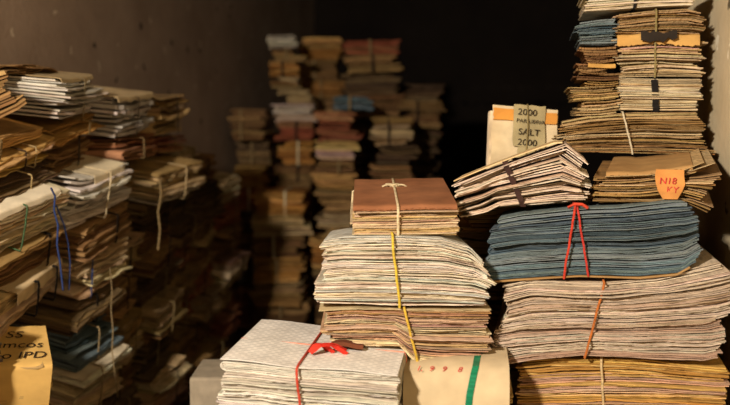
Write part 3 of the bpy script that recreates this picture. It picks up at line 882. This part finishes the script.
# third column with its top bundles
c3 = wall_column(3, 2.67, 2.92, .935, 7, [
    (.098, 'cream', 'cream bundle with striped edges and a long hanging twine tail', dict(out=.05, yaw=-7, n=8, fill=(.4, .65), fold=0, curl=.5, sheaf=(2, 3), nx=12, dY=.0, dY1=.02, splay=.05, strings=[(.5, 'string', '#c9b083')])),
    (.10, 'dark', None, dict(out=-.01)),
    (.10, 'brown', None, dict(out=.02)),
    (.10, 'dark', None, dict(out=-.02)),
    (.11, 'old', None, dict(out=.02)),
])
tail(c3[0], [fpt(x, y, .08) for x, y in ((160, 180), (161, 196), (158, 212), (160, 230), (158, 250))], .003, '#8a744e')
wt = wall_bundle(2.42, 2.67, zat(100, 2.42), .105, 5, 'white', 'white-ended bundle with dark strap near the wall, beside strapped brown folders', 411, out=.03, D=.22, n=8, fill=(.4, .7), rolld=6, fold=0, splay=.03, slant=.015, nx=10)
wt.strap(.45, .007, '#4a3a26'); wt.cover(.0, .98, .012, '#bca57c', M_CARD, t=.002, nx=10)
pu = wall_bundle(2.44, 2.72, zat(141, 2.44), .055, 2, 'red', 'reddish crumpled bundle under the white-ended bundle', 412, out=.02, D=.22, n=7, curl=2)
pu.string(.5, .0016, '#8a744e')
rl = wall_bundle(2.74, 2.99, zat(99, 2.74), .115, 4, 'old', 'brown folders strapped together, highest next to the bare wall', 413, out=.02, D=.22, n=12, curl=2, splay=.05)
rl.strap(.45, .006, '#1d1712')
rd = wall_bundle(2.74, 3.0, zat(99, 2.74) - .118, .05, 1, 'red', 'thin reddish folder bundle beneath the strapped brown folders', 414, out=-.005, D=.22, n=6)
rd.string(.6, .0016, '#8a744e')

wall_column(8, 2.475, 2.645, .935, 9, [(.09, 'brown', None, {}), (.085, 'dark', None, {}), (.1, 'old', None, {})])
wall_column(4, 2.95, 3.18, .95, 7, [])
wall_column(5, 3.20, 3.42, .90, 6, [])
wall_column(6, 3.44, 3.66, .80, 5, [])

# ------------------------------------------------------------------ far blurred pile
GF = 'blurred paper bundles of the far pile'
def far_column(desc, px0, px1, Y, ys, pals, D=.28, tiltz=0.0, floor=True, first=1, labels=None):
    global seed
    rr = random.Random(int(px0 * 7 + Y * 100))
    z = zat(ys[0], Y)
    zs = [zat(y, Y) for y in ys]
    pals = list(pals)
    ctilt = rr.uniform(-1.5, 1.5)
    if floor:
        while zs[-1] > 0.2:
            zs.append(zs[-1] - rr.uniform(.11, .16))
        zs[-1] = 0.004
    out = []
    for i in range(len(zs) - 1):
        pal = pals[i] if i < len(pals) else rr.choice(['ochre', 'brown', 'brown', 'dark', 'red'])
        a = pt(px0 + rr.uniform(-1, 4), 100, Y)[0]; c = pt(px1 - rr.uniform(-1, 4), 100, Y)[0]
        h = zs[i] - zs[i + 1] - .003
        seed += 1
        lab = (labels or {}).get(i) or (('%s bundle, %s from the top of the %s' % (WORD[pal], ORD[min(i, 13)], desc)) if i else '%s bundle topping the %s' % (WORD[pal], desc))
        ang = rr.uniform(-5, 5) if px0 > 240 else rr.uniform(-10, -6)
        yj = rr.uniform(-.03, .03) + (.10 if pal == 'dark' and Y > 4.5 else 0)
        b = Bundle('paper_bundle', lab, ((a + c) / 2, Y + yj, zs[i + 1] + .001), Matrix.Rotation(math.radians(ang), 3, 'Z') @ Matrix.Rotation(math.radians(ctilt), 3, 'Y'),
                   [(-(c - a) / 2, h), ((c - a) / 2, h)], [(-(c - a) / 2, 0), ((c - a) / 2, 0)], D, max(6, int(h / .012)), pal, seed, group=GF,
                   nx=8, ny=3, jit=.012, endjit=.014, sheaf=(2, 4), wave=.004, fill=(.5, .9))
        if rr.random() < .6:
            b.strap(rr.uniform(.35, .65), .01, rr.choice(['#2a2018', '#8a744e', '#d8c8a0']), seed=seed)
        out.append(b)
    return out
YB1, YF1 = 4.62, 4.22
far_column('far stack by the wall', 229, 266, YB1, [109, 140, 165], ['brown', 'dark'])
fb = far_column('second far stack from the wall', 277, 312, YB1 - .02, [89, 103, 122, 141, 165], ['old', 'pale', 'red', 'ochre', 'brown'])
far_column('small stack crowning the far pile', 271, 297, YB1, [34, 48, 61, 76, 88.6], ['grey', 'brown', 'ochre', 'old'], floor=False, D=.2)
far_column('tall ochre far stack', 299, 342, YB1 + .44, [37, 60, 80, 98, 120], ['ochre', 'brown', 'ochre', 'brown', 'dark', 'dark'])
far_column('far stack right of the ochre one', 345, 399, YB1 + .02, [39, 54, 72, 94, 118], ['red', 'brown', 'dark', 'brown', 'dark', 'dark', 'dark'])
far_column('far stack at the right end', 402, 440, YB1, [83, 100, 128, 150], ['dark', 'brown', 'dark', 'dark', 'dark', 'dark', 'dark'])  # mostly dark palette, painting in the shade at this end
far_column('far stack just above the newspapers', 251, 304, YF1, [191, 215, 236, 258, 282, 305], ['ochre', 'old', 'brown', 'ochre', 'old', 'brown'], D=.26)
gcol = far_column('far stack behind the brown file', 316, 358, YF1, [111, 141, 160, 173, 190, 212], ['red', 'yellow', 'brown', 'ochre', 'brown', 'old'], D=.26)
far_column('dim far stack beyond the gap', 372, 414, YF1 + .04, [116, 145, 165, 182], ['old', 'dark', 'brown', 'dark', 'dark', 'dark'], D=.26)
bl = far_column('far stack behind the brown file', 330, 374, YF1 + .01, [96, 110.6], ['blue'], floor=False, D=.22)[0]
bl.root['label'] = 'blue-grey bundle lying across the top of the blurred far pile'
